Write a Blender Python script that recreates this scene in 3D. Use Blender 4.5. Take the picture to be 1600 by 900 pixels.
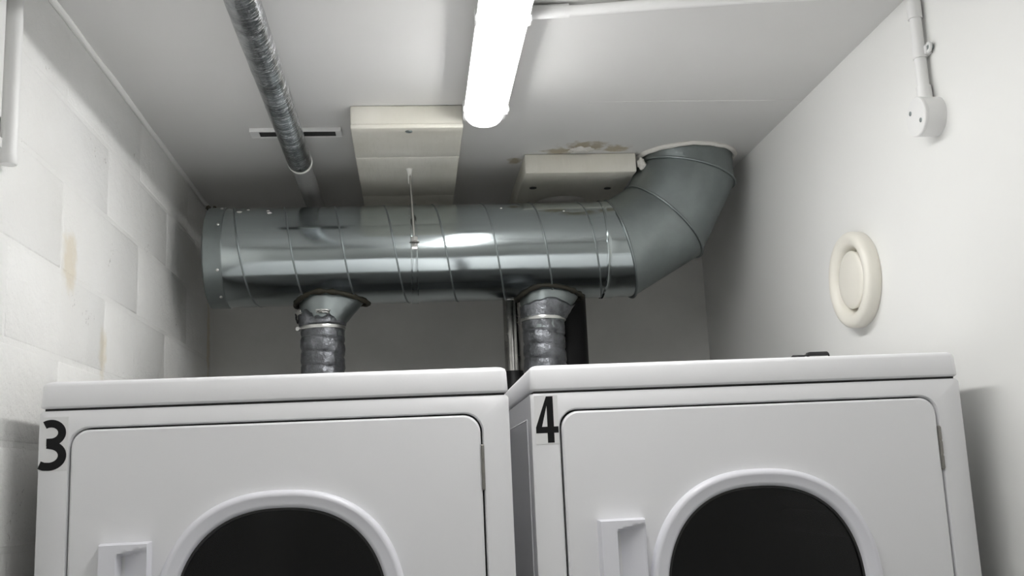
import bpy, bmesh, math, random
from mathutils import Vector, Matrix, noise

# ------------------------------------------------------------------ scene, camera, light
for o in list(bpy.data.objects):
    bpy.data.objects.remove(o)
scene = bpy.context.scene
C = scene.collection
H = 1.6                                   # height of the camera above the floor; z values below are given from it
XL, XR, YB, YF, ZC = -0.596, 0.926, 3.15, -2.4, 0.84
FY = 1.585                                # front face of the dryers

cam_d = bpy.data.cameras.new('camera')
cam_d.sensor_fit = 'HORIZONTAL'
cam_d.sensor_width = 36.0
cam_d.lens = 36.0 * 1622.1 / 1600.0
cam_d.clip_start = 0.02
cam = bpy.data.objects.new('camera', cam_d)
C.objects.link(cam)
rt = Vector((0.994811, -0.091863, -0.043720))
up = Vector((0.026196, -0.183953, 0.982586))
fw = Vector((0.098306, 0.978633, 0.180592))
m = Matrix((rt, up, -fw)).transposed().to_4x4()
m.translation = (0, 0, H)
cam.matrix_world = m
scene.camera = cam

world = bpy.data.worlds.new('world')
scene.world = world
world.use_nodes = True
world.node_tree.nodes['Background'].inputs[0].default_value = (0.8, 0.85, 0.9, 1)
world.node_tree.nodes['Background'].inputs[1].default_value = 0.0

LAMP = 29.0          # the lamp over the dryers; a dimmer unseen one is added to brighten their fronts
LAMP_ADDED = 17.0
scene.view_settings.view_transform = 'Standard'
scene.view_settings.look = 'None'
scene.view_settings.gamma = 1.0
scene.view_settings.use_curve_mapping = False
scene.view_settings.exposure = 0.0

R = math.radians
PI = math.pi
random.seed(4)

# ------------------------------------------------------------------ materials
def new_mat(name):
    mt = bpy.data.materials.new(name)
    mt.use_nodes = True
    nt = mt.node_tree
    return mt, nt, nt.nodes['Principled BSDF']

def N(nt, kind, **kw):
    n = nt.nodes.new(kind)
    for k, v in kw.items():
        if k in n.inputs:
            n.inputs[k].default_value = v
        else:
            setattr(n, k, v)
    return n

def noise_node(nt, scale, detail=4, rough=.55, vec=None):
    n = N(nt, 'ShaderNodeTexNoise', Scale=scale, Detail=detail, Roughness=rough)
    if vec is None:
        g = N(nt, 'ShaderNodeNewGeometry')
        vec = g.outputs['Position']
    nt.links.new(vec, n.inputs['Vector'])
    return n

def bump(nt, bsdf, height, strength=.2, dist=.002):
    b = N(nt, 'ShaderNodeBump')
    b.inputs['Strength'].default_value = strength
    b.inputs['Distance'].default_value = dist
    nt.links.new(height, b.inputs['Height'])
    old = bsdf.inputs['Normal'].links
    if old:
        nt.links.new(old[0].from_socket, b.inputs['Normal'])
    nt.links.new(b.outputs['Normal'], bsdf.inputs['Normal'])

def ramp(nt, fac, stops):
    r = N(nt, 'ShaderNodeValToRGB')
    cr = r.color_ramp
    while len(cr.elements) < len(stops):
        cr.elements.new(.5)
    for e, (p, c) in zip(cr.elements, stops):
        e.position = p
        e.color = (*c, 1) if len(c) == 3 else c
    nt.links.new(fac, r.inputs['Fac'])
    return r

def mixc(nt, fac, a, b):
    mx = N(nt, 'ShaderNodeMix', data_type='RGBA')
    for s, v in ((0, fac), (6, a), (7, b)):
        if isinstance(v, bpy.types.NodeSocket):
            nt.links.new(v, mx.inputs[s])
        else:
            mx.inputs[s].default_value = v if s == 0 else (*v, 1)
    return mx.outputs[2]

def plain(name, col, rough=.5, metal=0., bscale=None, bstr=.1, var=0., spec=.5, coat=0.):
    mt, nt, b = new_mat(name)
    b.inputs['Base Color'].default_value = (*col, 1)
    b.inputs['Roughness'].default_value = rough
    b.inputs['Metallic'].default_value = metal
    b.inputs['Specular IOR Level'].default_value = spec
    b.inputs['Coat Weight'].default_value = coat
    if var:
        n = noise_node(nt, 9, 5)
        r = ramp(nt, n.outputs['Fac'], [(.3, tuple(c * (1 - var) for c in col)), (.7, tuple(min(1, c * (1 + var)) for c in col))])
        nt.links.new(r.outputs['Color'], b.inputs['Base Color'])
    if bscale:
        n = noise_node(nt, bscale, 4)
        bump(nt, b, n.outputs['Fac'], bstr)
    return mt

def stain_mask(nt, centre, radius, scale=30, warp=.6, squash=(1, 1, 1)):
    g = N(nt, 'ShaderNodeNewGeometry')
    sub = N(nt, 'ShaderNodeVectorMath', operation='SUBTRACT')
    nt.links.new(g.outputs['Position'], sub.inputs[0])
    sub.inputs[1].default_value = centre
    sc = N(nt, 'ShaderNodeVectorMath', operation='MULTIPLY')
    nt.links.new(sub.outputs[0], sc.inputs[0])
    sc.inputs[1].default_value = squash
    ln = N(nt, 'ShaderNodeVectorMath', operation='LENGTH')
    nt.links.new(sc.outputs[0], ln.inputs[0])
    n = noise_node(nt, scale, 4)
    ma = N(nt, 'ShaderNodeMath', operation='MULTIPLY_ADD')
    nt.links.new(n.outputs['Fac'], ma.inputs[0])
    ma.inputs[1].default_value = radius * warp * 2
    nt.links.new(ln.outputs['Value'], ma.inputs[2])
    mr = N(nt, 'ShaderNodeMapRange', interpolation_type='SMOOTHSTEP')
    nt.links.new(ma.outputs[0], mr.inputs['Value'])
    mr.inputs['From Min'].default_value = radius * (warp + 1)
    mr.inputs['From Max'].default_value = radius * (warp + .35)
    return mr.outputs['Result']

def wall_block_mat():
    mt, nt, b = new_mat('painted_blockwork')
    n = noise_node(nt, 3, 5)
    base = ramp(nt, n.outputs['Fac'], [(.3, (.80, .795, .77)), (.7, (.86, .86, .845))]).outputs['Color']
    for c, r, f, sq in [((XL, 1.86, H + .41), .05, .55, (1, 1, .7)), ((XL, 2.07, H + .275), .045, .5, (1, 1.3, .7)),
                        ((XL, 3.12, H + .45), .05, .6, (1, 1.6, .3))]:
        mk = stain_mask(nt, c, r, squash=sq)
        mul = N(nt, 'ShaderNodeMath', operation='MULTIPLY')
        nt.links.new(mk, mul.inputs[0]); mul.inputs[1].default_value = f
        base = mixc(nt, mul.outputs[0], base, (.66, .57, .40))
    # dark pin holes in the blocks
    v = noise_node(nt, 130, 3, .6)
    zone = noise_node(nt, 9, 3)
    add = N(nt, 'ShaderNodeMath', operation='MULTIPLY')
    nt.links.new(v.outputs['Fac'], add.inputs[0]); nt.links.new(zone.outputs['Fac'], add.inputs[1])
    pit = ramp(nt, add.outputs[0], [(.425, (0, 0, 0)), (.455, (1, 1, 1))])
    base = mixc(nt, pit.outputs['Color'], base, (.55, .54, .52))
    nt.links.new(base, b.inputs['Base Color'])
    b.inputs['Roughness'].default_value = .55
    n1 = noise_node(nt, 180, 4, .6)
    n2 = noise_node(nt, 28, 4, .6)
    bump(nt, b, n1.outputs['Fac'], .6, .002)
    bump(nt, b, n2.outputs['Fac'], .7, .006)
    bump(nt, b, noise_node(nt, 9, 3).outputs['Fac'], .4, .010)
    inv = N(nt, 'ShaderNodeMath', operation='SUBTRACT')
    inv.inputs[0].default_value = 1
    nt.links.new(pit.outputs['Color'], inv.inputs[1])
    bump(nt, b, inv.outputs[0], .5, .002)
    return mt

def ceiling_mat():
    mt, nt, b = new_mat('painted_ceiling')
    n = noise_node(nt, 2.5, 3)
    base = ramp(nt, n.outputs['Fac'], [(.3, (.68, .675, .66)), (.7, (.71, .705, .695))]).outputs['Color']
    for c, r, sq in [((.465, 2.555, H + ZC), .075, (1, 1.5, 1)), ((.40, 2.59, H + ZC), .05, (1, 1.6, 1)), ((.55, 2.575, H + ZC), .045, (1, 1.4, 1)), ((.29, 2.67, H + ZC), .035, (1.6, .8, 1))]:
        mk = stain_mask(nt, c, r, 45, .8, sq)
        mul = N(nt, 'ShaderNodeMath', operation='MULTIPLY')
        nt.links.new(mk, mul.inputs[0]); mul.inputs[1].default_value = .75
        base = mixc(nt, mul.outputs[0], base, (.34, .27, .15))
    nt.links.new(base, b.inputs['Base Color'])
    b.inputs['Roughness'].default_value = .6
    bump(nt, b, noise_node(nt, 60, 4).outputs['Fac'], .12, .001)
    bump(nt, b, noise_node(nt, 2.2, 2).outputs['Fac'], .15, .01)
    return mt

def galv_mat(name, col, r0, r1, streak=True, dirt=.25):
    mt, nt, b = new_mat(name)
    b.inputs['Metallic'].default_value = 1
    g = N(nt, 'ShaderNodeNewGeometry')
    sc = N(nt, 'ShaderNodeVectorMath', operation='MULTIPLY')
    nt.links.new(g.outputs['Position'], sc.inputs[0])
    sc.inputs[1].default_value = (1.2, 9, 9) if streak else (5, 5, 5)
    n = noise_node(nt, 2.5, 5, .6, sc.outputs[0])
    lo = tuple(c * (1 - dirt) for c in col)
    nt.links.new(ramp(nt, n.outputs['Fac'], [(.32, lo), (.66, col)]).outputs['Color'], b.inputs['Base Color'])
    n2 = noise_node(nt, 3.5, 4, .6, sc.outputs[0])
    nt.links.new(ramp(nt, n2.outputs['Fac'], [(.3, (r0,) * 3), (.7, (r1,) * 3)]).outputs['Color'], b.inputs['Roughness'])
    bump(nt, b, noise_node(nt, 7, 3, .5, g.outputs['Position']).outputs['Fac'], .12, .004)
    return mt

def foil_mat(name, col, rough, wscale, wstr, wraps=False):
    mt, nt, b = new_mat(name)
    b.inputs['Metallic'].default_value = .85
    b.inputs['Roughness'].default_value = rough
    n = noise_node(nt, 22, 5, .65)
    nt.links.new(ramp(nt, n.outputs['Fac'], [(.34, tuple(c * .45 for c in col)), (.62, col)]).outputs['Color'], b.inputs['Base Color'])
    bump(nt, b, noise_node(nt, wscale, 4, .65).outputs['Fac'], wstr, .004)
    if wraps:
        b.inputs['Metallic'].default_value = 1
        # stretched creases running round the pipe
        g = N(nt, 'ShaderNodeNewGeometry')
        sc = N(nt, 'ShaderNodeVectorMath', operation='MULTIPLY')
        nt.links.new(g.outputs['Position'], sc.inputs[0])
        sc.inputs[1].default_value = (6, 48, 6)
        rd = N(nt, 'ShaderNodeTexNoise', Scale=1.6, Detail=4, Roughness=.6, Distortion=.8)
        nt.links.new(sc.outputs[0], rd.inputs['Vector'])
        rr = ramp(nt, rd.outputs['Fac'], [(.488, (0, 0, 0)), (.5, (.8, .8, .8)), (.512, (0, 0, 0))])
        bump(nt, b, rr.outputs['Color'], .55, .004)
        nt.links.new(mixc(nt, rr.outputs['Color'], b.inputs['Base Color'].links[0].from_socket, (.86, .87, .88)), b.inputs['Base Color'])
        mr = N(nt, 'ShaderNodeMapRange')
        nt.links.new(rr.outputs['Color'], mr.inputs['Value'])
        mr.inputs['To Min'].default_value = rough; mr.inputs['To Max'].default_value = .55
        nt.links.new(mr.outputs['Result'], b.inputs['Roughness'])
    return mt

def glass_mat():
    mt = bpy.data.materials.new('tinted_door_glass')
    mt.use_nodes = True
    nt = mt.node_tree
    nt.nodes.clear()
    out = N(nt, 'ShaderNodeOutputMaterial')
    tr = N(nt, 'ShaderNodeBsdfTransparent')
    tr.inputs['Color'].default_value = (.30, .31, .33, 1)
    gl = N(nt, 'ShaderNodeBsdfGlossy')
    gl.inputs['Roughness'].default_value = .03
    gl.inputs['Color'].default_value = (.7, .7, .7, 1)
    fr = N(nt, 'ShaderNodeFresnel', IOR=1.5)
    mx = N(nt, 'ShaderNodeMixShader')
    nt.links.new(fr.outputs[0], mx.inputs[0])
    nt.links.new(tr.outputs[0], mx.inputs[1])
    nt.links.new(gl.outputs[0], mx.inputs[2])
    nt.links.new(mx.outputs[0], out.inputs['Surface'])
    return mt

def lamp_mat(name, power):
    mt, nt, b = new_mat(name)
    b.inputs['Base Color'].default_value = (.9, .9, .9, 1)
    b.inputs['Emission Color'].default_value = (1.0, .996, .985, 1)
    b.inputs['Emission Strength'].default_value = power
    return mt

def plaster_box_mat():
    mt, nt, b = new_mat('cream_plaster')
    n = noise_node(nt, 7, 5)
    nt.links.new(ramp(nt, n.outputs['Fac'], [(.3, (.66, .64, .56)), (.7, (.76, .745, .68))]).outputs['Color'], b.inputs['Base Color'])
    b.inputs['Roughness'].default_value = .7
    g = N(nt, 'ShaderNodeNewGeometry')
    sc = N(nt, 'ShaderNodeVectorMath', operation='MULTIPLY')
    nt.links.new(g.outputs['Position'], sc.inputs[0])
    sc.inputs[1].default_value = (7, 1, 1)
    bump(nt, b, noise_node(nt, 6, 3, .5, sc.outputs[0]).outputs['Fac'], .35, .006)
    bump(nt, b, noise_node(nt, 90, 4).outputs['Fac'], .25, .0015)
    return mt

M = dict(
    block=wall_block_mat(),
    wall=plain('white_wall_paint', (.82, .82, .80), .5, bscale=45, bstr=.10),
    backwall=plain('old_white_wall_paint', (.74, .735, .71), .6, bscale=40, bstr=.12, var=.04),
    ceiling=ceiling_mat(),
    floor=plain('grey_floor_paint', (.30, .31, .32), .45, bscale=30, bstr=.1, var=.1),
    enamel=plain('white_enamel', (.85, .85, .865), .33, spec=.45, bscale=300, bstr=.02),
    enamel_side=plain('grey_enamel', (.50, .50, .51), .4),
    plastic=plain('white_plastic', (.84, .84, .89), .32),
    pvc=plain('white_conduit_plastic', (.80, .80, .79), .38),
    cream=plain('cream_plastic', (.80, .775, .70), .35),
    black=plain('black_rubber', (.012, .012, .013), .5),
    gasket=plain('black_gasket', (.02, .02, .02), .45),
    ink=plain('black_vinyl', (.006, .006, .007), .5, spec=.25),
    sticker=plain('white_vinyl', (.80, .80, .80), .35),
    dark=plain('painted_cavity_shade', (.03, .03, .03), .7),  # near-black colour standing in for shade inside gaps and holes
    drum=plain('drum_steel', (.10, .10, .11), .45, .6),
    hinge=plain('hinge_steel', (.30, .29, .27), .42, .8),
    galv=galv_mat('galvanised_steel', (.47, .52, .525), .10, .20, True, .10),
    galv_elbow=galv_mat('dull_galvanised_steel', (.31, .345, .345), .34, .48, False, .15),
    seam=plain('seam_steel', (.26, .29, .29), .42, .9),
    bright=plain('bright_zinc', (.72, .72, .70), .3, 1.),
    chrome=galv_mat('stainless_pipe', (.55, .54, .52), .18, .35, False, .4),
    foil=foil_mat('foil_wrap', (.46, .48, .50), .16, 110, .30, True),
    hose=foil_mat('grey_flexible_hose', (.27, .28, .30), .36, 55, .9),
    sealant=plain('brown_sealant', (.022, .019, .011), .8, bscale=120, bstr=.6, var=.3),
    plaster=plaster_box_mat(),
    filler=plain('white_filler', (.72, .70, .66), .8, bscale=90, bstr=.6, var=.08),
    collar=plain('grey_collar', (.40, .39, .37), .7, bscale=60, bstr=.4, var=.1),
    dullpipe=plain('dull_grey_pipe', (.24, .24, .235), .6, var=.1),
    blackpipe=plain('black_plastic_pipe', (.005, .005, .006), .4, spec=.25),
    glass=glass_mat(),
    lamp=lamp_mat('lit_diffuser', LAMP),
    lamp_added=lamp_mat('added_lamp_diffuser', LAMP_ADDED),
    lamp_end=lamp_mat('dimly_lit_diffuser', 3.0),
    paintdrop=plain('white_paint_splash', (.78, .78, .74), .6),
)

# ------------------------------------------------------------------ mesh helpers
def obj(name, bm, mat, parent=None, smooth=False, angle=35):
    me = bpy.data.meshes.new(name)
    bmesh.ops.recalc_face_normals(bm, faces=bm.faces[:])
    if smooth:
        for f in bm.faces:
            f.smooth = True
        for e in bm.edges:
            if len(e.link_faces) == 2 and e.calc_face_angle(0) > R(angle):
                e.smooth = False
    bm.to_mesh(me); bm.free()
    me.materials.append(mat)
    o = bpy.data.objects.new(name, me)
    C.objects.link(o)
    if parent:
        o.parent = parent
    return o

def thing(name, label, cat, loc=(0, 0, 0), group=None):
    o = bpy.data.objects.new(name, None)
    o.empty_display_size = .05
    C.objects.link(o)
    o.location = loc
    tag(o, label, cat, group)
    return o

def tag(o, label, cat, group=None):
    o['label'] = label; o['category'] = cat
    if group:
        o['group'] = group
    return o

def struct(o, label=None, cat=None):
    o['kind'] = 'structure'
    if label:
        o['label'] = label
    if cat:
        o['category'] = cat
    return o

def box(x0, x1, y0, y1, z0, z1, bev=0., seg=2, bm=None):
    b = bmesh.new()
    bmesh.ops.create_cube(b, size=1)
    for v in b.verts:
        v.co = Vector((x0 + (v.co.x + .5) * (x1 - x0), y0 + (v.co.y + .5) * (y1 - y0), z0 + (v.co.z + .5) * (z1 - z0)))
    if bev:
        bmesh.ops.bevel(b, geom=b.edges[:], offset=bev, segments=seg, affect='EDGES', profile=.5)
    if bm is None:
        return b
    join(bm, b)
    return bm

def join(bm, b):
    mp = {v: bm.verts.new(v.co) for v in b.verts}
    for f in b.faces:
        bm.faces.new([mp[v] for v in f.verts])
    b.free()

def rings(loops, close=True, cap0=True, cap1=True, bm=None):
    """skin a list of closed point loops"""
    bm = bm or bmesh.new()
    vs = [[bm.verts.new(p) for p in lp] for lp in loops]
    n = len(loops[0])
    for a, b in zip(vs[:-1], vs[1:]):
        for i in range(n):
            bm.faces.new((a[i], a[(i + 1) % n], b[(i + 1) % n], b[i]))
    if cap0: bm.faces.new(vs[0][::-1])
    if cap1: bm.faces.new(vs[-1])
    return bm

def frame_for(d):
    d = d.normalized()
    a = Vector((0, 0, 1)) if abs(d.z) < .9 else Vector((1, 0, 0))
    u = d.cross(a).normalized()
    return u, d.cross(u).normalized()

def tube(pts, r, seg=16, bm=None, caps=True):
    """round tube along a polyline; r a number or one per point"""
    pts = [Vector(p) for p in pts]
    rr = r if isinstance(r, (list, tuple)) else [r] * len(pts)
    loops = []
    u = None
    for i, p in enumerate(pts):
        d = (pts[min(i + 1, len(pts) - 1)] - pts[max(i - 1, 0)]).normalized()
        if u is None:
            u, v = frame_for(d)
        else:
            u = (u - d * u.dot(d)).normalized(); v = d.cross(u)
        loops.append([p + (u * math.cos(t) + v * math.sin(t)) * rr[i] for t in [2 * PI * k / seg for k in range(seg)]])
    return rings(loops, cap0=caps, cap1=caps, bm=bm)

def lathe(prof, origin, axis, seg=48, bm=None, cap0=True, cap1=True):
    """prof = [(radius, distance along axis)]"""
    o = Vector(origin); d = Vector(axis).normalized()
    u, v = frame_for(d)
    loops = [[o + d * h + (u * math.cos(t) + v * math.sin(t)) * max(rad, 1e-5) for t in [2 * PI * k / seg for k in range(seg)]] for rad, h in prof]
    return rings(loops, cap0=cap0, cap1=cap1, bm=bm)

def torus(centre, axis, r, t, seg=48, ts=10, bm=None):
    bm = bm or bmesh.new()
    c = Vector(centre); d = Vector(axis).normalized(); u, v = frame_for(d)
    vs = []
    for i in range(seg):
        a = 2 * PI * i / seg
        e = u * math.cos(a) + v * math.sin(a)
        vs.append([bm.verts.new(c + e * (r + t * math.cos(2 * PI * k / ts)) + d * t * math.sin(2 * PI * k / ts)) for k in range(ts)])
    for i in range(seg):
        for k in range(ts):
            a, b = vs[i], vs[(i + 1) % seg]
            bm.faces.new((a[k], b[k], b[(k + 1) % ts], a[(k + 1) % ts]))
    return bm

def Zs(z):
    return z + H

# ------------------------------------------------------------------ the room
struct(obj('floor', box(XL - .1, XR + .1, YF - .1, YB + .1, -.1, 0), M['floor']), 'grey painted concrete floor below the dryers', 'floor')
ceil = struct(obj('ceiling', box(XL - .1, XR + .1, YF - .1, YB + .1, Zs(ZC), Zs(ZC) + .1), M['ceiling']), 'off white painted ceiling with brown stain by the elbow', 'ceiling')
wl = struct(obj('wall_left', box(XL - .1, XL - .0014, YF - .1, YB + .1, 0, Zs(ZC)), M['block']), 'white painted blockwork wall with pale stains', 'wall')
struct(obj('wall_right', box(XR, XR + .1, YF - .1, YB + .1, 0, Zs(ZC)), M['wall']), 'smooth white wall carrying the round air valve', 'wall')
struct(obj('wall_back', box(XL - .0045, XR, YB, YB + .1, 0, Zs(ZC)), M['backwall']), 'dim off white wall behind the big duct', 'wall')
struct(obj('wall_front', box(XL - .0045, XR, YF - .1, YF, 0, Zs(ZC)), M['wall']), 'white wall opposite the dryers', 'wall')

# painted blocks, half bond
cz = [.84, .692, .548, .386, .235] + [.235 - .1529 * k for k in range(1, 13)]
cz[-1] = -H
cache = {}
for ci in range(len(cz) - 1):
    z1, z0 = Zs(cz[ci]), Zs(cz[ci + 1])
    start = (2.317 if ci % 2 == 0 else 2.578)
    ys = [start + .5 * k for k in range(-12, 4)]
    ys = [YF] + [y for y in ys if YF + .05 < y < YB - .05] + [YB]
    for y0, y1 in zip(ys[:-1], ys[1:]):
        key = (round(y1 - y0, 4), round(z1 - z0, 4))
        if key not in cache:
            hy, hz = (y1 - y0) / 2 - .0028, (z1 - z0) / 2 - .0028
            b = box(-.02, 0, -hy, hy, -hz, hz)
            es = [e for e in b.edges if all(abs(v.co.x) < 1e-6 for v in e.verts)]
            bmesh.ops.bevel(b, geom=es, offset=.005, segments=2, affect='EDGES', profile=.5)
            o = obj('block', b, M['block'], wl, True, 60)
            cache[key] = o.data
        else:
            o = bpy.data.objects.new('block', cache[key]); C.objects.link(o); o.parent = wl
        o.location = (XL + random.uniform(-.0004, .0), (y0 + y1) / 2, (z0 + z1) / 2)

# plaster bead in the corner of the ceiling and the block wall
bm = bmesh.new()
pts = []
k = 0
y = YF
while y < YB:
    pts.append((XL + .004 + .002 * noise.noise((0, y * 6, 1)), y, Zs(ZC) - .004 + .003 * noise.noise((3, y * 5, 1))))
    y += .05
tube(pts, [.0062 + .0025 * noise.noise((9, p[1] * 4, 0)) for p in pts], 10, bm)
struct(obj('trim_1', bm, M['wall'], None, True), 'plaster bead between the block wall and ceiling', 'trim')

# taped board joint and patch of loose plaster belong to the ceiling
obj('joint_tape', box(.42, XR - .001, 2.230, 2.246, Zs(ZC) - .0007, Zs(ZC) + .004, .0003, 1), M['ceiling'], ceil)
bm = bmesh.new()
bmesh.ops.create_icosphere(bm, subdivisions=4, radius=1)
for v in bm.verts:
    n_ = 1 + .45 * noise.noise(v.co * 2.1) + .2 * noise.noise(v.co * 6)
    v.co = Vector((.458 + v.co.x * .030 * n_, 2.578 + v.co.y * .022 * n_, Zs(ZC) + v.co.z * .008 * n_))
obj('plaster_lump', bm, M['filler'], ceil, True, 80)

# ------------------------------------------------------------------ batten lights
def at_parent(o):
    """keep world coordinates of a mesh whose parent sits elsewhere"""
    o.matrix_parent_inverse = Matrix.Translation(-o.parent.location)
    return o
def stadium(cx, hw, y0, y1, z, rad, seg=8):
    out = []
    for (sx, yy, a0) in ((1, y1, 0), (-1, y1, 90), (-1, y0, 180), (1, y0, 270)):
        for k in range(seg + 1):
            a = R(a0 + 90 * k / seg)
            ccx = cx + sx * (hw - rad)
            ccy = yy - rad if yy == y1 else yy + rad
            out.append(Vector((ccx + rad * math.cos(a), ccy + rad * math.sin(a), z)))
    return out
def batten(lc, ly0, ly1, label, clips, lm):
    hw = .044
    lt = thing('batten_light', label, 'light', (lc, (ly0 + ly1) / 2, Zs(ZC)))
    at_parent(obj('housing', rings([stadium(lc, hw - .012, ly0 + .012, ly1 - .012, Zs(ZC), .02), stadium(lc, hw - .004, ly0 + .004, ly1 - .004, Zs(.812), .022), stadium(lc, hw + .003, ly0 - .003, ly1 + .003, Zs(.806), .026), stadium(lc, hw + .003, ly0 - .003, ly1 + .003, Zs(.797), .026)]), M['pvc'], lt, True))
    def shell(y0, y1, c0, c1):
        # diffuser section between y0 and y1, rounded only where it is an end (c0 / c1)
        prof = ((.7975, .0015), (.794, .003), (.786, .008), (.780, .014), (.776, .022), (.774, .031))
        lps = []
        for z, ins in prof:
            e0 = ins * .8 if c0 else 0; e1 = ins * .8 if c1 else 0
            rad = max(.012, .03 - ins * .4)
            lp = stadium(lc, hw - ins, y0 + e0, y1 - e1, Zs(z), rad)
            n = len(lp) // 4
            if not c1:
                for q in range(2 * n): lp[q].y = y1; lp[q].x = lc + (hw - ins) * (1 if q < n else -1) * (1 - 1e-4 * (q % n if q >= n else n - q))
            if not c0:
                for q in range(2 * n, 4 * n): lp[q].y = y0; lp[q].x = lc + (hw - ins) * (-1 if q < 3 * n else 1) * (1 - 1e-4 * (q % n if q >= 3 * n else n - q % n))
            lps.append(lp)
        return rings(lps)
    at_parent(obj('diffuser', shell(ly0 + .05, ly1 - .05, False, False), M[lm], lt, True, 60))
    at_parent(obj('diffuser_end', shell(ly0, ly0 + .05, True, False), M['lamp_end'], lt, True, 60))
    at_parent(obj('diffuser_end', shell(ly1 - .05, ly1, False, True), M['lamp_end'], lt, True, 60))
    for yy in clips:
        for q in (-1, 1):
            x = lc + q * (hw + .003)
            at_parent(obj('clip', box(x - .003, x + .003, yy - .012, yy + .012, Zs(.786), Zs(.812), .0015, 1), M['pvc'], lt))
batten(.176, .72, 2.235, 'long white batten light glowing on the ceiling beside the cream boxing', (.86, 1.24, 1.70, 2.15), 'lamp')
batten(.176, -2.2, -.68, 'added unseen batten light behind the camera', (-2.05, -1.65, -1.2, -.8), 'lamp_added')  # extra lamp, out of view, added to lift the dryer fronts

# ------------------------------------------------------------------ plastered boxings on the ceiling
b1 = thing('ceiling_boxing', 'cream boxed-in ceiling block that the duct hanger rod hangs from', 'boxing', (.006, 2.7, Zs(ZC)))
def wob(b, amp, freq):
    for v in b.verts:
        d = Vector((noise.noise(v.co * freq), noise.noise(v.co * freq + Vector((7, 1, 3))), noise.noise(v.co * freq + Vector((2, 9, 5)))))
        v.co += d * amp
    return b
def subbox(x0, x1, y0, y1, z0, z1, cuts, bev):
    b = box(x0, x1, y0, y1, z0, z1, bev, 2)
    bmesh.ops.subdivide_edges(b, edges=[e for e in b.edges if e.calc_length() > .05], cuts=cuts, use_grid_fill=True)
    return b
at_parent(obj('boxing_body', wob(subbox(-.122, .130, 2.2415, YB - .001, Zs(.795), Zs(ZC) - .0005, 6, .003), .0004, 9), M['plaster'], b1, True, 50))
for (y0, y1) in ((2.2395, 2.453), (2.456, 2.80), (2.803, YB - .002)):
    at_parent(obj('board', wob(subbox(-.1225, .131, y0, y1, Zs(.785), Zs(.7965), 6, .003), .0005, 14), M['plaster'], b1, True, 50))
sc = at_parent(obj('screw', lathe([(.008, 0), (.008, -.002), (.004, -.003)], (.008, 2.262, Zs(.7855)), (0, 0, 1), 16), M['seam'], b1, True))

b2 = thing('ceiling_boxing', 'cream boxed-in ceiling block beside the duct elbow', 'boxing', (.46, 2.8, Zs(ZC)))
bb = subbox(.311, .609, 2.611, YB - .001, Zs(.787), Zs(ZC) - .0005, 7, .0035)
at_parent(obj('boxing_body', wob(bb, .001, 11), M['plaster'], b2, True, 50))
for x, yy in ((.347, 2.75), (.558, 2.765)):
    at_parent(obj('fixing_hole_shade', lathe([(.010, 0), (.010, .004)], (x, yy, Zs(.7858)), (0, 0, 1), 16), M['dark'], b2))  # dark disc painted as the shade inside a hole

# ------------------------------------------------------------------ main exhaust duct
DY, DZ, DR = 2.66, .588, .1275
duct = thing('exhaust_duct', 'large horizontal galvanised spiral duct bending up into the ceiling', 'duct', (.1, DY, Zs(DZ)))
x0, x1 = -.492, .512
xs = [x0 + (x1 - x0) * k / 60 for k in range(61)]
seg = 72
bm = rings([[Vector((x, DY + (DR + .0006 * noise.noise((x * 5, math.cos(a) * 2, math.sin(a) * 2))) * math.cos(a), Zs(DZ) + (DR + .0006 * noise.noise((x * 5, math.cos(a) * 2, math.sin(a) * 2))) * math.sin(a))) for a in [2 * PI * k / seg for k in range(seg)]] for x in xs], cap0=False, cap1=False)
at_parent(obj('spiral_body', bm, M['galv'], duct, True, 60))
# helical lock seam: one raised ridge winding round the body
pitch = .1265
pts = []
nst = 0
t0 = -.485
# at the top (a = 90 deg) the seam stands at x = -.44 + k*pitch; going down the front it moves to +x
n_turn = int((x1 - t0) / pitch) + 1
for k in range(-1, n_turn * 48 + 1):
    f = k / 48
    x = -.447 - pitch * .25 + f * pitch
    if x < x0 + .004 or x > x1 - .002: continue
    a = PI / 2 + 2 * PI * (f - .25)          # front is a = pi
    pts.append(Vector((x, DY + (DR - .0012) * math.cos(a), Zs(DZ) + (DR - .0012) * math.sin(a))))
at_parent(obj('lock_seam', tube(pts, .0028, 8), M['seam'], duct, True, 80))
# left end cap, its skirt slid over the body
cap = lathe([(DR - .02, -.012), (DR - .004, -.012), (DR + .0022, -.008), (DR + .0022, .034), (DR + .0004, .036), (DR - .002, .036)], (x0, DY, Zs(DZ)), (1, 0, 0), 72)
ec = at_parent(obj('end_cap', cap, M['galv_elbow'], duct, True))
for a in (118, 152, 205, 240):
    p = Vector((x0 + .026, DY + (DR + .003) * math.cos(R(a)), Zs(DZ) + (DR + .003) * math.sin(R(a))))
    d = Vector((0, math.cos(R(a)), math.sin(R(a))))
    at_parent(obj('rivet', lathe([(.004, -.002), (.004, .0005), (.002, .002)], p, d, 10), M['bright'], duct, True))
for (dx, a, q) in ((-.010, 112, .006), (.004, 108, .004)):
    b = bmesh.new()
    bmesh.ops.create_icosphere(b, subdivisions=3, radius=1)
    for v in b.verts:
        n_ = 1 + .6 * noise.noise(v.co * 2 + Vector((dx * 300, 0, 0)))
        v.co = Vector((x0 + dx + v.co.x * q * n_, DY + (DR + .004) * math.cos(R(a)) + v.co.y * q * n_, Zs(DZ) + (DR + .003) * math.sin(R(a)) + v.co.z * q * n_))
    at_parent(obj('mastic_crumb', b, M['sealant'], duct, True, 80))
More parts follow.
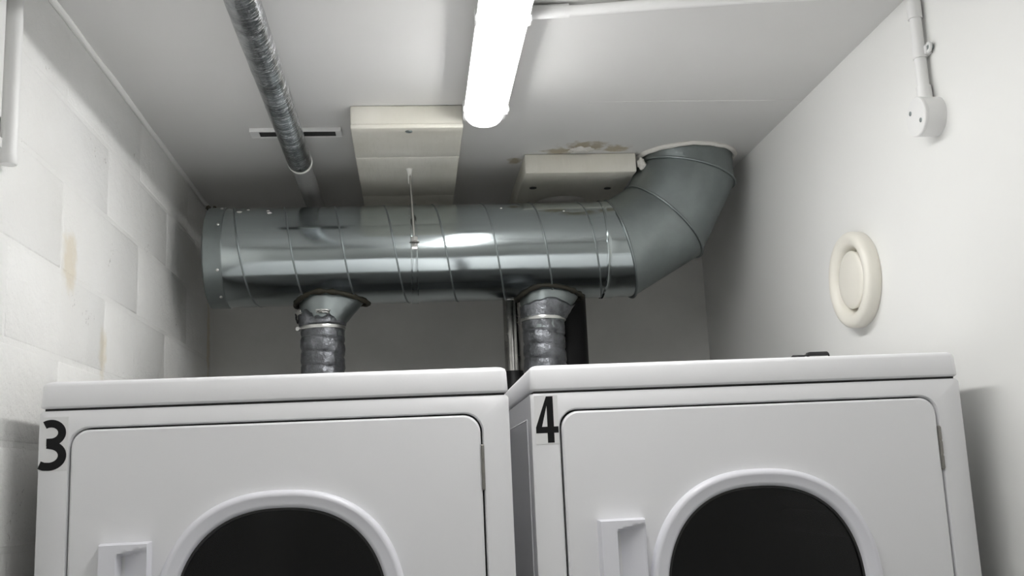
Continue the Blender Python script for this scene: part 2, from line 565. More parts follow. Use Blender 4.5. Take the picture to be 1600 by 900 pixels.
# coupling before the elbow
cpl = lathe([(DR - .003, 0), (DR + .0026, 0), (DR + .0042, .003), (DR + .0026, .006), (DR + .0020, .012), (DR + .0020, .03)], (x1 - .010, DY, Zs(DZ)), (1, 0, 0), 72, cap0=False, cap1=False)
at_parent(obj('coupling', cpl, M['galv'], duct, True, 25))
# gored elbow
P = [Vector((x1, DY, DZ)), Vector((.5565, DY, DZ)), Vector((.683, DY, .660)), Vector((.755, DY, .790)), Vector((.755, DY, ZC))]
ER = DR - .0005
def mitre_ring(i, r):
    """ring of the duct wall in the mitre plane at corner i"""
    p = P[i]
    din = (P[i] - P[i - 1]).normalized() if i > 0 else (P[1] - P[0]).normalized()
    dout = (P[i + 1] - P[i]).normalized() if i < len(P) - 1 else din
    t = (din + dout).normalized()
    half = din.angle(dout) / 2
    n = t.cross(Vector((0, 1, 0))).normalized() / math.cos(half)
    return [Vector((0, 0, H)) + p + Vector((0, 1, 0)) * r * math.cos(a) + n * r * math.sin(a) for a in [2 * PI * k / 64 for k in range(64)]]
for i in range(4):
    A, B = mitre_ring(i, ER), mitre_ring(i + 1, ER)
    loops = [[a.lerp(b, f) for a, b in zip(A, B)] for f in (0, .25, .5, .75, 1)]
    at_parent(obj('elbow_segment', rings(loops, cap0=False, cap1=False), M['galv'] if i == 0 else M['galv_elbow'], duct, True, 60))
for i in (1, 2, 3):
    lp = mitre_ring(i, ER + .0018)
    at_parent(obj('elbow_seam', tube(lp + [lp[0]], .0036, 8, caps=False), M['seam'] if i < 3 else M['galv_elbow'], duct, True, 80))
# white filler where the duct meets the ceiling
bm = torus((.755, DY, Zs(ZC) - .003), (0, 0, 1), ER + .006, .0065, 72, 10)
for v in bm.verts:
    v.co += Vector((noise.noise(v.co * 25), noise.noise(v.co * 25 + Vector((5, 5, 5))), .8 * noise.noise(v.co * 30))) * .004
    v.co.z = min(v.co.z, Zs(ZC) + .003)
at_parent(obj('ceiling_filler', bm, M['filler'], duct, True, 80))
bm = bmesh.new()
bmesh.ops.create_icosphere(bm, subdivisions=3, radius=1)
for v in bm.verts:
    n_ = 1 + .5 * noise.noise(v.co * 2.5)
    v.co = Vector((.622 + v.co.x * .010 * n_, DY - .055 + v.co.y * .010 * n_, Zs(.806) + v.co.z * .016 * n_))
at_parent(obj('filler_lump', bm, M['filler'], duct, True, 80))
# flecks of paint on the metal
for (x, a, s) in ((-.42, 128, .007), (-.345, 132, .006), (-.35, 126, .004), (-.40, 122, .004), (.40, 140, .003), (.24, 131, .003)):
    p = Vector((x, DY + (DR + .0005) * math.cos(R(a)), Zs(DZ) + (DR + .0005) * math.sin(R(a))))
    b = bmesh.new()
    bmesh.ops.create_icosphere(b, subdivisions=2, radius=1)
    d = Vector((0, math.cos(R(a)), math.sin(R(a))))
    u = Vector((1, 0, 0)); w = d.cross(u)
    for v in b.verts:
        q = v.co * (1 + .5 * noise.noise(v.co * 2 + Vector((x * 50, 0, 0))))
        v.co = p + u * q.x * s + w * q.y * s * .8 + d * q.z * .0008
    at_parent(obj('paint_fleck', b, M['paintdrop'], duct, True))
# branch boots under the duct
def boot(xc, zb, ext, name_extra):
    r0 = .0545
    loops = []
    n = 48
    for f in (0, .0001, .25, .5, .75, 1.0):
        lp = []
        for k in range(n):
            a = 2 * PI * k / n
            ex = ext * f if math.cos(a) > 0 else .006 * f
            x = xc + math.cos(a) * (r0 + ex)
            yy = DY + math.sin(a) * (r0 + .004 * f)
            top = Zs(DZ) - math.sqrt(max(DR ** 2 - (yy - DY) ** 2, 0)) + .004
            z0_ = Zs(zb)
            z = z0_ + (top - z0_) * f
            lp.append(Vector((x, yy, z)))
        loops.append(lp)
    low = [Vector((p.x, p.y, p.z - .03)) for p in loops[0]]
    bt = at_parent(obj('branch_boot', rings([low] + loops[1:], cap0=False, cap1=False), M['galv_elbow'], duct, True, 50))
    top = loops[-1]
    pts = []
    for k, p in enumerate(top):
        a = 2 * PI * k / n
        yy = DY + math.sin(a) * (r0 + .018)
        xx = xc + math.cos(a) * (r0 + (ext + .010 if math.cos(a) > 0 else .014))
        z = Zs(DZ) - math.sqrt(DR ** 2 - (yy - DY) ** 2) - .001
        pts.append(Vector((xx, yy, z)))
    b = tube(pts + [pts[0]], [.0065 + .006 * noise.noise((k * .9, xc * 9, 0)) for k in range(n)] + [.0065], 8, caps=False)
    s = obj('sealant', b, M['sealant'], bt, True, 80)
def boot_wrap(t, xc, zb, ext, fmax, jag, seed):
    # tape wound over the foot of a boot, its upper edge uneven
    r0 = .0545; n = 64
    loops = []
    for li in range(7):
        lp = []
        for k in range(n):
            a = 2 * PI * k / n
            f = (li / 6) * (fmax + jag * noise.noise((math.cos(a) * 2.2 + seed, math.sin(a) * 2.2, seed)))
            ex = ext * f if math.cos(a) > 0 else .006 * f
            w = .0025 + .0022 * noise.noise((math.cos(a) * 4, math.sin(a) * 4, li * .9 + seed)) + (.0015 if li % 2 else 0)
            yy = DY + math.sin(a) * (r0 + .004 * f)
            top = Zs(DZ) - math.sqrt(max(DR ** 2 - (yy - DY) ** 2, 0)) + .004
            lp.append(Vector((xc + math.cos(a) * (r0 + ex + w), DY + math.sin(a) * (r0 + .004 * f + w), Zs(zb) - .006 + (top - Zs(zb) + .006) * f)))
        loops.append(lp)
    o = at_parent(obj('tape_wrap', rings(loops, cap0=False, cap1=False), M['hose'], t, True, 70))
    o.modifiers.new('thick', 'SOLIDIFY').thickness = .0010
boot(-.2225, .405, .052, '')
boot(.346, .408, .042, '')

# hanger
hg = thing('duct_hanger', 'threaded rod hanger with a band clamped round the duct', 'hanger', (.012, 2.55, Zs(.785)))
rod = []
for k in range(90):
    f = k / 89
    rod.append(Vector((.008 + .008 * f, 2.553 - .022 * f, Zs(.786 - .205 * f))))
at_parent(obj('rod', tube(rod, [.0029 + (.0005 if k % 2 else 0) for k in range(90)], 8), M['hinge'], hg, True, 80))
at_parent(obj('paint_collar', lathe([(.011, 0), (.008, -.003), (.005, -.016), (.0045, -.036), (.0034, -.040)], (.008, 2.553, Zs(.786)), (0, 0, 1), 12), M['paintdrop'], hg, True, 60))
at_parent(obj('nut', lathe([(.0085, 0), (.0095, .002), (.0095, .009), (.0085, .011)], (.0155, 2.5315, Zs(.592)), (0, 0, 1), 6), M['bright'], hg))
at_parent(obj('nut', lathe([(.0075, 0), (.0085, .002), (.0085, .007), (.0075, .009)], (.0157, 2.531, Zs(.578)), (0, 0, 1), 6), M['bright'], hg))
at_parent(obj('washer', lathe([(.012, 0), (.012, .002)], (.0156, 2.531, Zs(.588)), (0, 0, 1), 20), M['hinge'], hg))
at_parent(obj('clamp_ear', box(.008, .023, 2.523, 2.545, Zs(.570), Zs(.577), .001, 1), M['bright'], hg))
bm = lathe([(DR + .0005, -.0085), (DR + .0030, -.0085), (DR + .0036, -.007), (DR + .0030, -.005), (DR + .0030, .005), (DR + .0036, .007), (DR + .0030, .0085), (DR + .0005, .0085)], (.0145, DY, Zs(DZ)), (1, 0, 0), 72, cap0=False, cap1=False)
at_parent(obj('band', bm, M['galv'], hg, True, 30))

# ------------------------------------------------------------------ flexible hoses from the dryers to the duct
def hose(xc, ztop, zbot, seed, label, rib):
    t = thing('flexible_hose', label, 'hose', (xc, DY, Zs(zbot)), 'flexible hoses below the duct')
    n = 56
    loops = []
    steps = int((ztop - zbot) / .0035)
    for k in range(steps + 1):
        z = zbot + (ztop - zbot) * k / steps
        lp = []
        for q in range(n):
            a = 2 * PI * q / n
            ph = (z / rib + a / (2 * PI)) % 1.0
            gv = math.exp(-((min(ph, 1 - ph)) / .10) ** 2)
            rr = .0550 - .0026 * gv + .0006 * math.sin(PI * ph)
            p = Vector((math.cos(a), math.sin(a), z * 9 + seed))
            rr += .0022 * noise.noise(p * 3) + .0012 * noise.noise(p * 9)
            lp.append(Vector((xc + rr * math.cos(a), DY + rr * math.sin(a), Zs(z))))
        loops.append(lp)
    at_parent(obj('hose_body', rings(loops), M['hose'], t, True, 70))
    # lower run bending into the back of the dryer
    pts = [Vector((xc, DY, Zs(zbot + .002))), Vector((xc, DY, Zs(zbot - .12)))]
    for k in range(1, 9):
        a = R(90 * k / 8)
        pts.append(Vector((xc, DY - .13 + .13 * math.cos(a), Zs(zbot - .12) - .13 * math.sin(a))))
    pts.append(Vector((xc, FY + .701, pts[-1].z)))
    at_parent(obj('hose_bend', tube(pts, .054, 32), M['hose'], t, True, 70))
    return t
h1 = hose(-.2235, .411, .05, 1.3, 'grey ribbed flexible hose with torn foil below the plain duct end', .036)
h2 = hose(.3455, .411, .05, 5.1, 'grey ribbed flexible hose rising beside the black pipe', .036)
def clamp(t, xc, z, mat):
    c = lathe([(.0565, -.0045), (.0585, -.0045), (.0590, -.003), (.0590, .003), (.0585, .0045), (.0565, .0045)], (xc, DY, Zs(z)), (0, 0, 1), 48, cap0=False, cap1=False)
    at_parent(obj('hose_clamp', c, mat, t, True, 30))
clamp(h1, -.2235, .398, M['bright']); clamp(h2, .3455, .4045, M['bright'])
boot_wrap(h2, .346, .408, .042, .62, .16, 3.3)
# clamp screw housing and torn tape on the first hose
at_parent(obj('clamp_screw', lathe([(.005, -.012), (.006, -.010), (.006, .008), (.008, .009), (.008, .014)], (-.2235 - .056, DY - .022, Zs(.395)), (.3, 1, 0), 12), M['bright'], h1, True))
bm = bmesh.new()
n = 64
loops = [[], [], []]
for k in range(n):
    a = 2 * PI * k / n
    jag = .010 + .022 * abs(noise.noise((math.cos(a) * 2.6, math.sin(a) * 2.6, 4))) + (.012 if math.cos(a) < -.3 else 0)
    for li, (zz, rr) in enumerate(((.402, .0585), (.408, .0600), (.408 + jag, .0575 + .005 * noise.noise((math.cos(a) * 5, math.sin(a) * 5, 1)) + (.006 if math.cos(a) < -.5 else .001)))):
        loops[li].append(Vector((-.2235 + rr * math.cos(a), DY + rr * math.sin(a), Zs(zz))))
rings(loops, cap0=False, cap1=False, bm=bm)
tw = at_parent(obj('torn_tape', bm, M['hose'], h1, True, 70))
tw.modifiers.new('thick', 'SOLIDIFY').thickness = .0012
# crumpled strips of foil tape
for q, (ax, zz, w, hgt, sd) in enumerate(((-84, .433, .020, .009, 1), (-150, .436, .018, .010, 2), (-172, .424, .014, .022, 3))):
    b = bmesh.new()
    g = {}
    for i in range(9):
        for j in range(6):
            a = R(ax) + (i / 8 - .5) * w / .06 * 1.6
            rr = .0635 + .006 * noise.noise((i * .6 + sd * 9, j * .8, 0)) + .001 * j
            g[i, j] = b.verts.new((-.2235 + rr * math.cos(a), DY + rr * math.sin(a), Zs(zz + (j / 5 - .5) * hgt + .005 * noise.noise((i * .5, sd, 3)))))
    for i in range(8):
        for j in range(5):
            b.faces.new((g[i, j], g[i + 1, j], g[i + 1, j + 1], g[i, j + 1]))
    o = at_parent(obj('foil_strip', b, M['bright'] if q != 2 else M['gasket'], h1, True, 80))
    o.modifiers.new('thick', 'SOLIDIFY').thickness = .0008

# ------------------------------------------------------------------ pipes behind
vp = thing('steel_pipe', 'shiny stainless vertical pipe beside the hose behind the dryer gap', 'pipe', (.2905, 2.95, 0))
at_parent(obj('pipe_body', tube([(.2905, 2.95, 0), (.2905, 2.95, 1.0), (.2905, 2.95, Zs(.6)), (.2905, 2.95, Zs(.7868))], .0235, 28), M['chrome'], vp, True))
at_parent(obj('rubber_sleeve', lathe([(.026, 0), (.034, .01), (.036, .10), (.034, .34), (.027, .362)], (.2905, 2.95, Zs(-.06)), (0, 0, 1), 28), M['black'], vp, True))
bp = thing('black_pipe', 'thick black vertical pipe rising behind the duct', 'pipe', (.447, 2.91, 0))
at_parent(obj('pipe_body', tube([(.447, 2.91, 0), (.447, 2.91, 1.0), (.447, 2.91, Zs(.7868))], .055, 36), M['blackpipe'], bp, True))
at_parent(obj('ceiling_collar', lathe([(.055, -.014), (.060, -.014), (.072, -.004), (.074, 0)], (.447, 2.91, Zs(.7866)), (0, 0, 1), 40), M['collar'], bp, True))

# foil wrapped pipe
PX, PZ = -.257, .7805
fp = thing('insulated_pipe', 'foil wrapped pipe running along the ceiling over the duct', 'pipe', (PX, 1.2, Zs(PZ)))
loops = []
n = 40
yv = YF + .001
ys = []
while yv < 2.47:
    ys.append(yv)
    yv += .03 if yv < 1.2 else .009
ys.append(2.47)
for y in ys:
    lp = []
    for k in range(n):
        a = 2 * PI * k / n
        p = Vector((math.cos(a), math.sin(a), y * 14))
        rr = .0290 + .0008 * noise.noise(p * .6) + .0006 * noise.noise(p * 2.2)
        lp.append(Vector((PX + rr * math.cos(a), y, Zs(PZ) + rr * math.sin(a))))
    loops.append(lp)
at_parent(obj('foil_wrap', rings(loops), M['foil'], fp, True, 80))
at_parent(obj('tape_band', lathe([(.0275, -.006), (.0300, -.005), (.0302, .004), (.0275, .006)], (PX, 2.463, Zs(PZ)), (0, 1, 0), 36), M['paintdrop'], fp, True, 50))
at_parent(obj('bare_pipe', tube([(PX, 2.45, Zs(PZ)), (PX, 2.8, Zs(PZ)), (PX, YB - .001, Zs(PZ))], .0250, 28), M['dullpipe'], fp, True))

# strut that carries it: a slotted channel on the ceiling
st = thing('strut_channel', 'short white slotted strut on the ceiling above the foil pipe', 'bracket', (-.26, 2.41, Zs(ZC)))
bm = box(-.366, -.152, 2.383, 2.388, Zs(.8300), Zs(ZC), .0008, 1)
box(-.366, -.152, 2.426, 2.429, Zs(.8300), Zs(ZC), .0008, 1, bm)
box(-.366, -.345, 2.388, 2.426, Zs(.8305), Zs(ZC), 0, 1, bm)
box(-.166, -.152, 2.388, 2.426, Zs(.8305), Zs(ZC), 0, 1, bm)
at_parent(obj('channel', bm, M['pvc'], st))
at_parent(obj('slot_shade', box(-.345, -.166, 2.388, 2.426, Zs(.8325), Zs(ZC)), M['dark'], st))  # solid dark fill painted as the shade inside the channel

# ------------------------------------------------------------------ conduit, junction box, valve on the right wall
jb = thing('junction_box', 'round white junction box with two screws below conduit', 'junction box', (XR, 1.678, Zs(.603)))
jy, jz = 1.660, .590
jw = jy - .006
at_parent(obj('box_body', lathe([(.0345, 0), (.0345, -.032), (.0335, -.033)], (XR, jw, Zs(jz)), (1, 0, 0), 48), M['pvc'], jb, True, 40))
at_parent(obj('box_lid', lathe([(.0345, -.0325), (.0348, -.034), (.0348, -.0375), (.0335, -.039), (.0, -.0392)], (XR, jw, Zs(jz)), (1, 0, 0), 48, cap1=False), M['pvc'], jb, True, 40))
for s in (-1, 1):
    at_parent(obj('lid_screw', lathe([(.0042, -.0385), (.0042, -.0398), (.003, -.0402)], (XR, jw + s * .0165, Zs(jz) + s * .0115), (1, 0, 0), 14), M['seam'], jb, True))
at_parent(obj('spout', tube([(XR - .014, jy, Zs(jz + .03)), (XR - .0145, jy, Zs(jz + .058))], .0128, 24), M['pvc'], jb, True))

cd = thing('conduit', 'white plastic conduit running up the right wall and across the ceiling', 'conduit', (XR, 1.66, Zs(.655)))
cx_ = XR - .0145
pts = [(cx_, jy, Zs(jz + .045)), (cx_, jy + .0, Zs(.74)), (cx_, jy, Zs(.80))]
for k in range(7):
    a = R(90 * k / 6)
    pts.append((cx_ - .017 + .017 * math.cos(a), jy, Zs(.811) + .017 * math.sin(a)))
pts += [(.80, jy + .005, Zs(.828)), (.62, jy + .025, Zs(.828)), (.45, jy + .052, Zs(.828)), (.33, jy + .072, Zs(.827)), (.216, jy + .082, Zs(.826))]
at_parent(obj('conduit_tube', tube(pts, .0103, 20), M['pvc'], cd, True))
at_parent(obj('coupler', tube([(cx_, jy, Zs(.775)), (cx_, jy, Zs(.806))], .0125, 24), M['pvc'], cd, True))
at_parent(obj('coupler', tube([(.30, jy + .0755, Zs(.8275)), (.222, jy + .0815, Zs(.8265))], .0128, 24), M['pvc'], cd, True))
at_parent(obj('saddle_clip', tube([(cx_, jy, Zs(.700)), (cx_, jy, Zs(.722))], .0122, 24), M['pvc'], cd, True))
at_parent(obj('clip_eye', torus((XR - .008, jy - .021, Zs(.713)), (1, 0, 0), .0068, .0030, 20, 8), M['pvc'], cd, True, 80))
at_parent(obj('clip_pin', tube([(XR, jy - .021, Zs(.713)), (XR - .009, jy - .021, Zs(.713))], .0045, 14), M['seam'], cd, True))
at_parent(obj('clip_base', box(XR - .012, XR, jy - .018, jy + .006, Zs(.703), Zs(.719), .001, 1), M['pvc'], cd))

vy, vz = 2.026, .372
av = thing('air_valve', 'round cream extract air valve on the smooth right wall', 'vent', (XR, vy, Zs(vz)))
at_parent(obj('rim', lathe([(.097, 0), (.099, -.003), (.0995, -.018), (.0985, -.024), (.095, -.0285), (.089, -.031), (.082, -.0305), (.076, -.028), (.070, -.022), (.066, -.012), (.062, -.001)], (XR, vy, Zs(vz)), (1, 0, 0), 72, cap0=False, cap1=True), M['cream'], av, True, 50))
at_parent(obj('disc', lathe([(.054, -.001), (.0585, -.012), (.060, -.019), (.0578, -.0220), (.045, -.0240), (.02, -.0252), (.0, -.0255)], (XR, vy, Zs(vz)), (1, 0, 0), 64, cap1=False), M['cream'], av, True, 50))

# ------------------------------------------------------------------ conduit on the block wall
lw = thing('wall_conduit', 'white vertical conduit at the near end of the block wall', 'conduit', (XL, 1.56, Zs(.48)))
at_parent(obj('conduit_tube', tube([(XL + .0135, 1.528, Zs(.497)), (XL + .0135, 1.528, Zs(.66)), (XL + .0135, 1.528, Zs(ZC) - .0005)], .0125, 24), M['pvc'], lw, True))
at_parent(obj('end_cap', lathe([(.0115, 0), (.0128, .002), (.0128, .012), (.0125, .014)], (XL + .0142, 1.528, Zs(.486)), (0, 0, 1), 24), M['pvc'], lw, True))
lw2 = thing('trunking', 'flat white cable trunking beside the block wall conduit', 'trunking', (XL, 1.49, Zs(.52)))
at_parent(obj('trunking_body', box(XL, XL + .016, 1.454, 1.491, Zs(.545), Zs(ZC) - .0005, .0015, 2), M['pvc'], lw2))
at_parent(obj('end_piece', box(XL - .0, XL + .018, 1.452, 1.493, Zs(.500), Zs(.515), .0015, 2), M['pvc'], lw2))
at_parent(obj('cable', tube([(XL + .008, 1.472, Zs(.51)), (XL + .009, 1.472, Zs(.55))], .005, 12), M['gasket'], lw2, True))

# ------------------------------------------------------------------ tumble dryers

def sup(cx, cz_, a, b, n, cnt=96):
    out = []
    for k in range(cnt):
        t = 2 * PI * k / cnt
        c, s = math.cos(t), math.sin(t)
        out.append((cx + a * math.copysign(abs(c) ** (2 / n), c), cz_ + b * math.copysign(abs(s) ** (2 / n), s)))
    return out
def rrect_dir(x0, x1, z0, z1, rad, dirs, cx, cz_):
    """points of a rounded rectangle on rays from (cx,cz) towards dirs"""
    out = []
    for (px, pz) in dirs:
        dx, dz = px - cx, pz - cz_
        L = math.hypot(dx, dz); dx /= L; dz /= L
        lo, hi = 0, 3
        for _ in range(40):
            md = (lo + hi) / 2
            x, z = cx + dx * md, cz_ + dz * md
            qx = max(x0 + rad - x, 0, x - (x1 - rad)); qz = max(z0 + rad - z, 0, z - (z1 - rad))
            inside = x0 <= x <= x1 and z0 <= z <= z1 and math.hypot(qx, qz) <= rad
            if inside: lo = md
            else: hi = md
        out.append((cx + dx * lo, cz_ + dz * lo))
    return out
def rrect(x0, x1, z0, z1, rad, seg=8):
    out = []
    for cx, cz_, a0 in ((x1 - rad, z1 - rad, 0), (x0 + rad, z1 - rad, 90), (x0 + rad, z0 + rad, 180), (x1 - rad, z0 + rad, 270)):
        for k in range(seg + 1):
            a = R(a0 + 90 * k / seg)
            out.append((cx + rad * math.cos(a), cz_ + rad * math.sin(a)))
    return out

DT, DB = .098, -.46            # door top, bottom
DL, DRr = -.299, .300          # door left, right
WC = (.003, -.192)             # window centre

def handle_mesh():
    x0, x1, z1, z0 = -.253, -.181, Zs(-.066), Zs(-.235)
    nx, nz = 36, 60
    bm = bmesh.new()
    def hgt(u, v):
        # u across from the grip to the rim, v down from the top
        w, hh = x1 - x0, z1 - z0
        dx, dz = u * w, v * hh
        edge = min(dx, w - dx, dz, hh - dz)
        top = .021 * min(1, max(edge, 0) / .0025) ** .5
        # scoop
        gx = .027
        ceil_ = .007 + .008 * max(0, 1 - (dx - gx) / (w - gx - .004)) if dx > gx else .05
        d = min(dz - ceil_, hh - dz - ceil_)
        if dx > gx and dx < w - .003 and d > 0:
            f = (dx - gx) / (w - .003 - gx)
            depth = .0185 * (1 - f ** 1.6) + .003
            k = min(1, d / .006) * min(1, (dx - gx) / .003)
            k = k * k * (3 - 2 * k)
            return top - depth * k
        return top
    us = [k / nx for k in range(nx + 1)]
    vs_ = [k / nz for k in range(nz + 1)]
    us = sorted(set(us + [.012, .024, .036, .964, .976, .988]))
    vs_ = sorted(set(vs_ + [.005, .010, .015, .985, .990, .995]))
    g = [[bm.verts.new((x0 + u * (x1 - x0), -.0005 - hgt(u, v), z1 - v * (z1 - z0))) for v in vs_] for u in us]
    for i in range(len(us) - 1):
        for j in range(len(vs_) - 1):
            bm.faces.new((g[i][j], g[i + 1][j], g[i + 1][j + 1], g[i][j + 1]))
    return bm

def resample(pl, n):
    d = [0]
    for a, b in zip(pl[:-1], pl[1:]):
        d.append(d[-1] + math.hypot(b[0] - a[0], b[1] - a[1]))
    out = []
    for k in range(n):
        t = d[-1] * k / (n - 1)
        i = max(j for j in range(len(d)) if d[j] <= t + 1e-9)
        i = min(i, len(pl) - 2)
        f = (t - d[i]) / max(d[i + 1] - d[i], 1e-9)
        out.append((pl[i][0] + (pl[i + 1][0] - pl[i][0]) * f, pl[i][1] + (pl[i + 1][1] - pl[i][1]) * f))
    return out
def prism(poly, y0, y1):
    bm = bmesh.new()
    a = [bm.verts.new((x, y0, z)) for x, z in poly]
    b = [bm.verts.new((x, y1, z)) for x, z in poly]
    n = len(poly)
    bm.faces.new(a); bm.faces.new(b[::-1])
    for i in range(n):
        bm.faces.new((a[i], b[i], b[(i + 1) % n], a[(i + 1) % n]))
    return bm

def dryer(cx, label, number):
    d = thing('tumble_dryer', label, 'dryer', (cx, FY, 0), 'white tumble dryers')
    P_ = dict(parent=d)
    hwid = .345
    yb = .70
    # cabinet shell: sides, back, floor plate, and the front frame round the door opening
    bm = bmesh.new()
    z0, z1 = .0, Zs(.127)
    for s in (-1, 1):
        xa, xb = sorted((s * (hwid - .0005), s * (hwid - .012)))
        box(xa, xb, .012, yb, z0, z1, .001, 1, bm)
    box(-hwid + .012, hwid - .012, yb - .012, yb, z0, z1, 0, 1, bm)
    obj('cabinet', bm, M['enamel'], d)
    # pressed panels in the sides
    for s in (-1, 1):
        xx = s * (hwid + .0008)
        b = bmesh.new()
        pts = [(.06, Zs(.09)), (.64, Zs(.09)), (.64, .2), (.06, .2), (.06, Zs(.09))]
        tube([(xx - s * .001, y, z) for y, z in pts], .0013, 6, b)
        obj('side_pressing', b, M['enamel'], d, True)
    # front frame with rounded opening
    cxz = ((DL + DRr) / 2, (DT + DB) / 2)
    dirs = [(cxz[0] + math.cos(2 * PI * k / 128) * .3, cxz[1] + math.sin(2 * PI * k / 128) * .3) for k in range(128)]
    # corner aware directions

    def loop(x0, x1, z0_, z1_, rad):
        base = rrect(DL - .003, DRr + .003, DB - .003, DT + .003, .028, 8)
        return rrect_dir(x0, x1, z0_, z1_, rad, base, *cxz)
    fo = loop(-hwid, hwid, -.62, .127, .004)
    fo2 = loop(-hwid + .003, hwid - .003, -.617, .124, .003)
    fi = loop(DL - .0050, DRr + .0050, DB - .0050, DT + .0050, .030)
    fi2 = loop(DL - .0030, DRr + .0030, DB - .0030, DT + .0030, .028)
    L3 = lambda lp, y: [Vector((x, y, Zs(z))) for x, z in lp]
    bm = rings([L3(fo, .012), L3(fo, .003), L3(fo2, .0005), L3(fi, .0005), L3(fi2, .003), L3(fi2, .020)], cap0=False, cap1=False)
    obj('front_frame', bm, M['enamel'], d, True, 40)
    obj('lower_panel', box(-hwid, hwid, .0005, .012, .10, Zs(-.624), .003, 2), M['enamel'], d, True)
    obj('kick_plate', box(-hwid + .01, hwid - .01, .03, .042, 0, .098), M['enamel_side'], d)
    obj('door_seal', rings([L3(loop(DL - .005, DRr + .005, DB - .005, DT + .005, .027), .0195), L3(loop(-.22, .22, -.40, .03, .1), .0196)], cap0=False, cap1=False), M['gasket'], d)
    # lid
    bm = bmesh.new()
    LZ0, LZ1 = Zs(.1305), Zs(.1705)
    def lid_loop(ins, z, rad):
        return [Vector((x, y, z)) for x, y in rrect(-hwid + ins, hwid - ins, 0 + ins - .002, yb - ins, rad, 6)]
    bm = rings([lid_loop(.004, LZ0, .008), lid_loop(.0005, LZ0 + .002, .010), lid_loop(0, LZ0 + .004, .010), lid_loop(0.0012, LZ1 - .008, .010), lid_loop(.003, LZ1 - .003, .011), lid_loop(.007, LZ1 - .0006, .012), lid_loop(.013, LZ1, .016)])
    obj('lid', bm, M['enamel'], d, True, 50)
    obj('lid_gap_shade', box(-hwid + .006, hwid - .006, .006, yb - .006, Zs(.1262), Zs(.1310)), M['dark'], d)  # dark strip painted as the shade between lid and cabinet
    # door with its window opening
    door = None
    ring_ = rrect(DL, DRr, DB, DT, .026, 8)
    dirs2 = []
    for q in range(len(ring_)):
        A, B = ring_[q], ring_[(q + 1) % len(ring_)]
        k = max(1, int(math.hypot(B[0] - A[0], B[1] - A[1]) / .02))
        dirs2 += [(A[0] + (B[0] - A[0]) * j / k, A[1] + (B[1] - A[1]) * j / k) for j in range(k)]
    wo = []
    for (px, pz) in dirs2:
        dx, dz = px - WC[0], pz - WC[1]
        t_ = ((abs(dx) / .166) ** 2.35 + (abs(dz) / .178) ** 2.35) ** (-1 / 2.35)
        wo.append((WC[0] + dx * t_, WC[1] + dz * t_))
    def dl(x0, x1, z0_, z1_, rad):
        return rrect_dir(x0, x1, z0_, z1_, rad, wo, WC[0], WC[1])
    do = dl(DL, DRr, DB, DT, .026)
    do2 = dl(DL + .003, DRr - .003, DB + .003, DT - .003, .024)
    bm = rings([L3(wo, .016), L3(do, .016), L3(do, .002), L3(do2, -.0012), L3(wo, -.0012), L3(wo, .016)], cap0=False, cap1=False)
    door = obj('door', bm, M['enamel'], d, True, 40)
    # window trim
    prof = [(.181, .191, 0.0, -.001), (.1805, .1905, 0, -.006), (.178, .188, 0, -.0105), (.174, .184, 0, -.0125), (.171, .181, 0, -.0120), (.169, .179, 0, -.0108), (.160, .171, 0, -.0100), (.157, .168, 0, -.0088), (.154, .165, 0, -.004), (.153, .164, 0, .004)]
    bm = rings([L3(sup(WC[0], WC[1], a, b, 2.35, 128), y) for a, b, _, y in prof], cap0=False, cap1=False)
    obj('window_trim', bm, M['plastic'], door, True, 50)
    bm = rings([L3(sup(WC[0], WC[1], .1545, .1655, 2.35, 128), -.003), L3(sup(WC[0], WC[1], .1505, .1615, 2.35, 128), -.0035), L3(sup(WC[0], WC[1], .1500, .1610, 2.35, 128), .003)], cap0=False, cap1=False)
    obj('window_gasket', bm, M['gasket'], door, True, 60)
    bm = rings([L3(sup(WC[0], WC[1], .152, .163, 2.35, 128), 0.0), L3(sup(WC[0], WC[1], .152, .163, 2.35, 128), .004)])
    obj('window_glass', bm, M['glass'], door)
    obj('handle', handle_mesh(), M['plastic'], door, True, 50)
    # hinge knuckles in the right hand gap
    for zt in (.053, -.37):
        b = box(.2995, .3045, -.0015, .010, Zs(zt - .068), Zs(zt), .001, 1)
        hgo = obj('hinge', b, M['hinge'], door)
        for q in range(3):
            b = tube([(.3022, -.0018, Zs(zt - .002 - q * .0225)), (.3022, -.0018, Zs(zt - .021 - q * .0225))], .0021, 10)
            obj('knuckle', b, M['hinge'], hgo, True)
    # drum behind the window
    n = 64
    lp = lambda r, y: [Vector((WC[0] + r * math.cos(2 * PI * k / n), y, Zs(WC[1]) + r * math.sin(2 * PI * k / n))) for k in range(n)]
    drum = obj('drum', rings([lp(.215, .03), lp(.26, .10), lp(.26, .56), lp(.20, .60)], cap0=False), M['drum'], d, True, 40)
    for a in (20, 140, 260):
        a = R(a)
        c = Vector((WC[0] + .25 * math.cos(a), 0, Zs(WC[1]) + .25 * math.sin(a)))
        obj('drum_vane', tube([c + Vector((0, .12, 0)), c + Vector((0, .54, 0))], .022, 12), M['drum'], drum, True)
    # number sticker
    if number == 3:
        sx0, sx1, sz1, sz0 = -.3445, -.300, .118, .040
        sx1 = -.3035
    else:
        sx0, sx1, sz1, sz0 = -.340, -.3035, .1235, .0495
    stk = obj('number_sticker', box(sx0, sx1, -.0001, .0006, Zs(sz0), Zs(sz1)), M['sticker'], d)
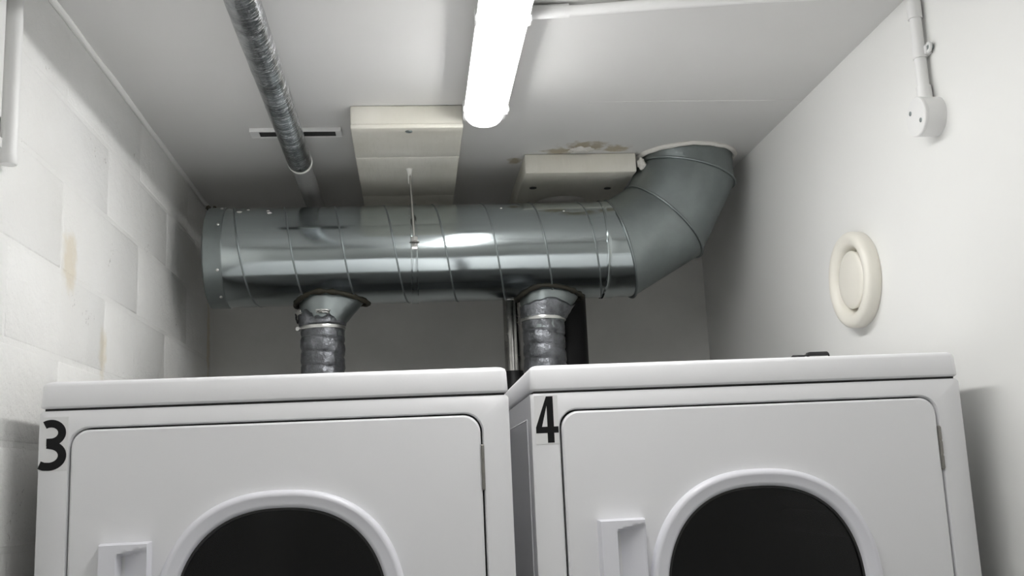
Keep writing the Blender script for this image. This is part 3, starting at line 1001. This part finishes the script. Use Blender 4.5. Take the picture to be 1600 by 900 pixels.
    if number == 3:
        bm = bmesh.new()
        fx, fz = -.3430, .0413
        def stroke(pl, t, yf=-.0004):
            pl = resample(pl, 48)
            L_, R_ = [], []
            for k, q in enumerate(pl):
                a_, b_ = pl[max(k - 1, 0)], pl[min(k + 1, len(pl) - 1)]
                dx, dz = b_[0] - a_[0], b_[1] - a_[1]
                ll = math.hypot(dx, dz)
                nx_, nz_ = -dz / ll * t / 2, dx / ll * t / 2
                L_.append((q[0] + nx_, q[1] + nz_)); R_.append((q[0] - nx_, q[1] - nz_))
            fr = [[bm.verts.new((fx + p_[0], yy, Zs(fz + p_[1]))) for p_ in lst] for yy in (yf, 0) for lst in (L_, R_)]
            for k in range(47):
                for A, B in ((0, 1), (1, 3), (3, 2), (2, 0)):
                    bm.faces.new((fr[A][k], fr[A][k + 1], fr[B][k + 1], fr[B][k]))
            for k in (0, 47):
                bm.faces.new((fr[0][k], fr[1][k], fr[3][k], fr[2][k]))
        el = lambda cx_e, cz_e, rx, rz, a0, a1: [(cx_e + rx * math.cos(R(a0 + (a1 - a0) * k / 40)), cz_e + rz * math.sin(R(a0 + (a1 - a0) * k / 40))) for k in range(41)]
        stroke(el(.0150, .0538, .0158, .0136, 124, -84) + [(.0125, .0402), (.0090, .0402)], .0112)
        stroke([(.0100, .0372)] + el(.0128, .0208, .0190, .0156, 78, -90) + [(.0060, .0056), (.0, .0080)], .0118, -.00055)
    else:
        fx, fz, w, h = -.3385, .0515, .0345, .0705
        poly_o = [(.50, 1), (.80, 1), (.80, .345), (1, .345), (1, .21), (.80, .21), (.80, 0), (.50, 0), (.50, .21), (0, .21), (0, .335)]
        tri = [(.27, .345), (.51, .345), (.51, .80)]
        # outline with a triangular counter, cut by hand into convex pieces
        pcs = [[(.50, 1), (.80, 1), (.80, .345), (.51, .345), (.51, .80), (.515, .995)],
               [(0, .335), (.50, 1), (.515, .995), (.51, .80), (.27, .345)],
               [(0, .335), (.27, .345), (.51, .345), (.80, .345), (1, .345), (1, .21), (.80, .21), (.50, .21), (0, .21)],
               [(.50, .21), (.80, .21), (.80, 0), (.50, 0)]]
        bm = bmesh.new()
        for pc in pcs:
            join(bm, prism([(fx + x * w, Zs(fz + z * h)) for x, z in pc], -.0004, 0))
    obj('number', bm, M['ink'], stk)
    return d

dryer(-.1985, 'white tumble dryer numbered 3 standing by the block wall', 3)
dryer(.525, 'white tumble dryer numbered 4 standing by the smooth wall', 4)

# black cable left on the lid of dryer 4
pts = []
for k in range(41):
    f = k / 40
    zz = .1705 + .004 + (.0195 + .003 * min(1, max(0, f - .35) / .15)) * min(1, f / .06, (1 - f) / .05) ** .5
    pts.append(Vector((.676 + .075 * f, 1.80, Zs(zz))))
bm = tube(pts, [.0018 + (.0022 if .4 < k / 40 < .95 else 0) for k in range(41)], 10)
tag(obj('cable', bm, M['black'], None, True, 80), 'loop of black cable lying on the lid of dryer 4', 'cable')
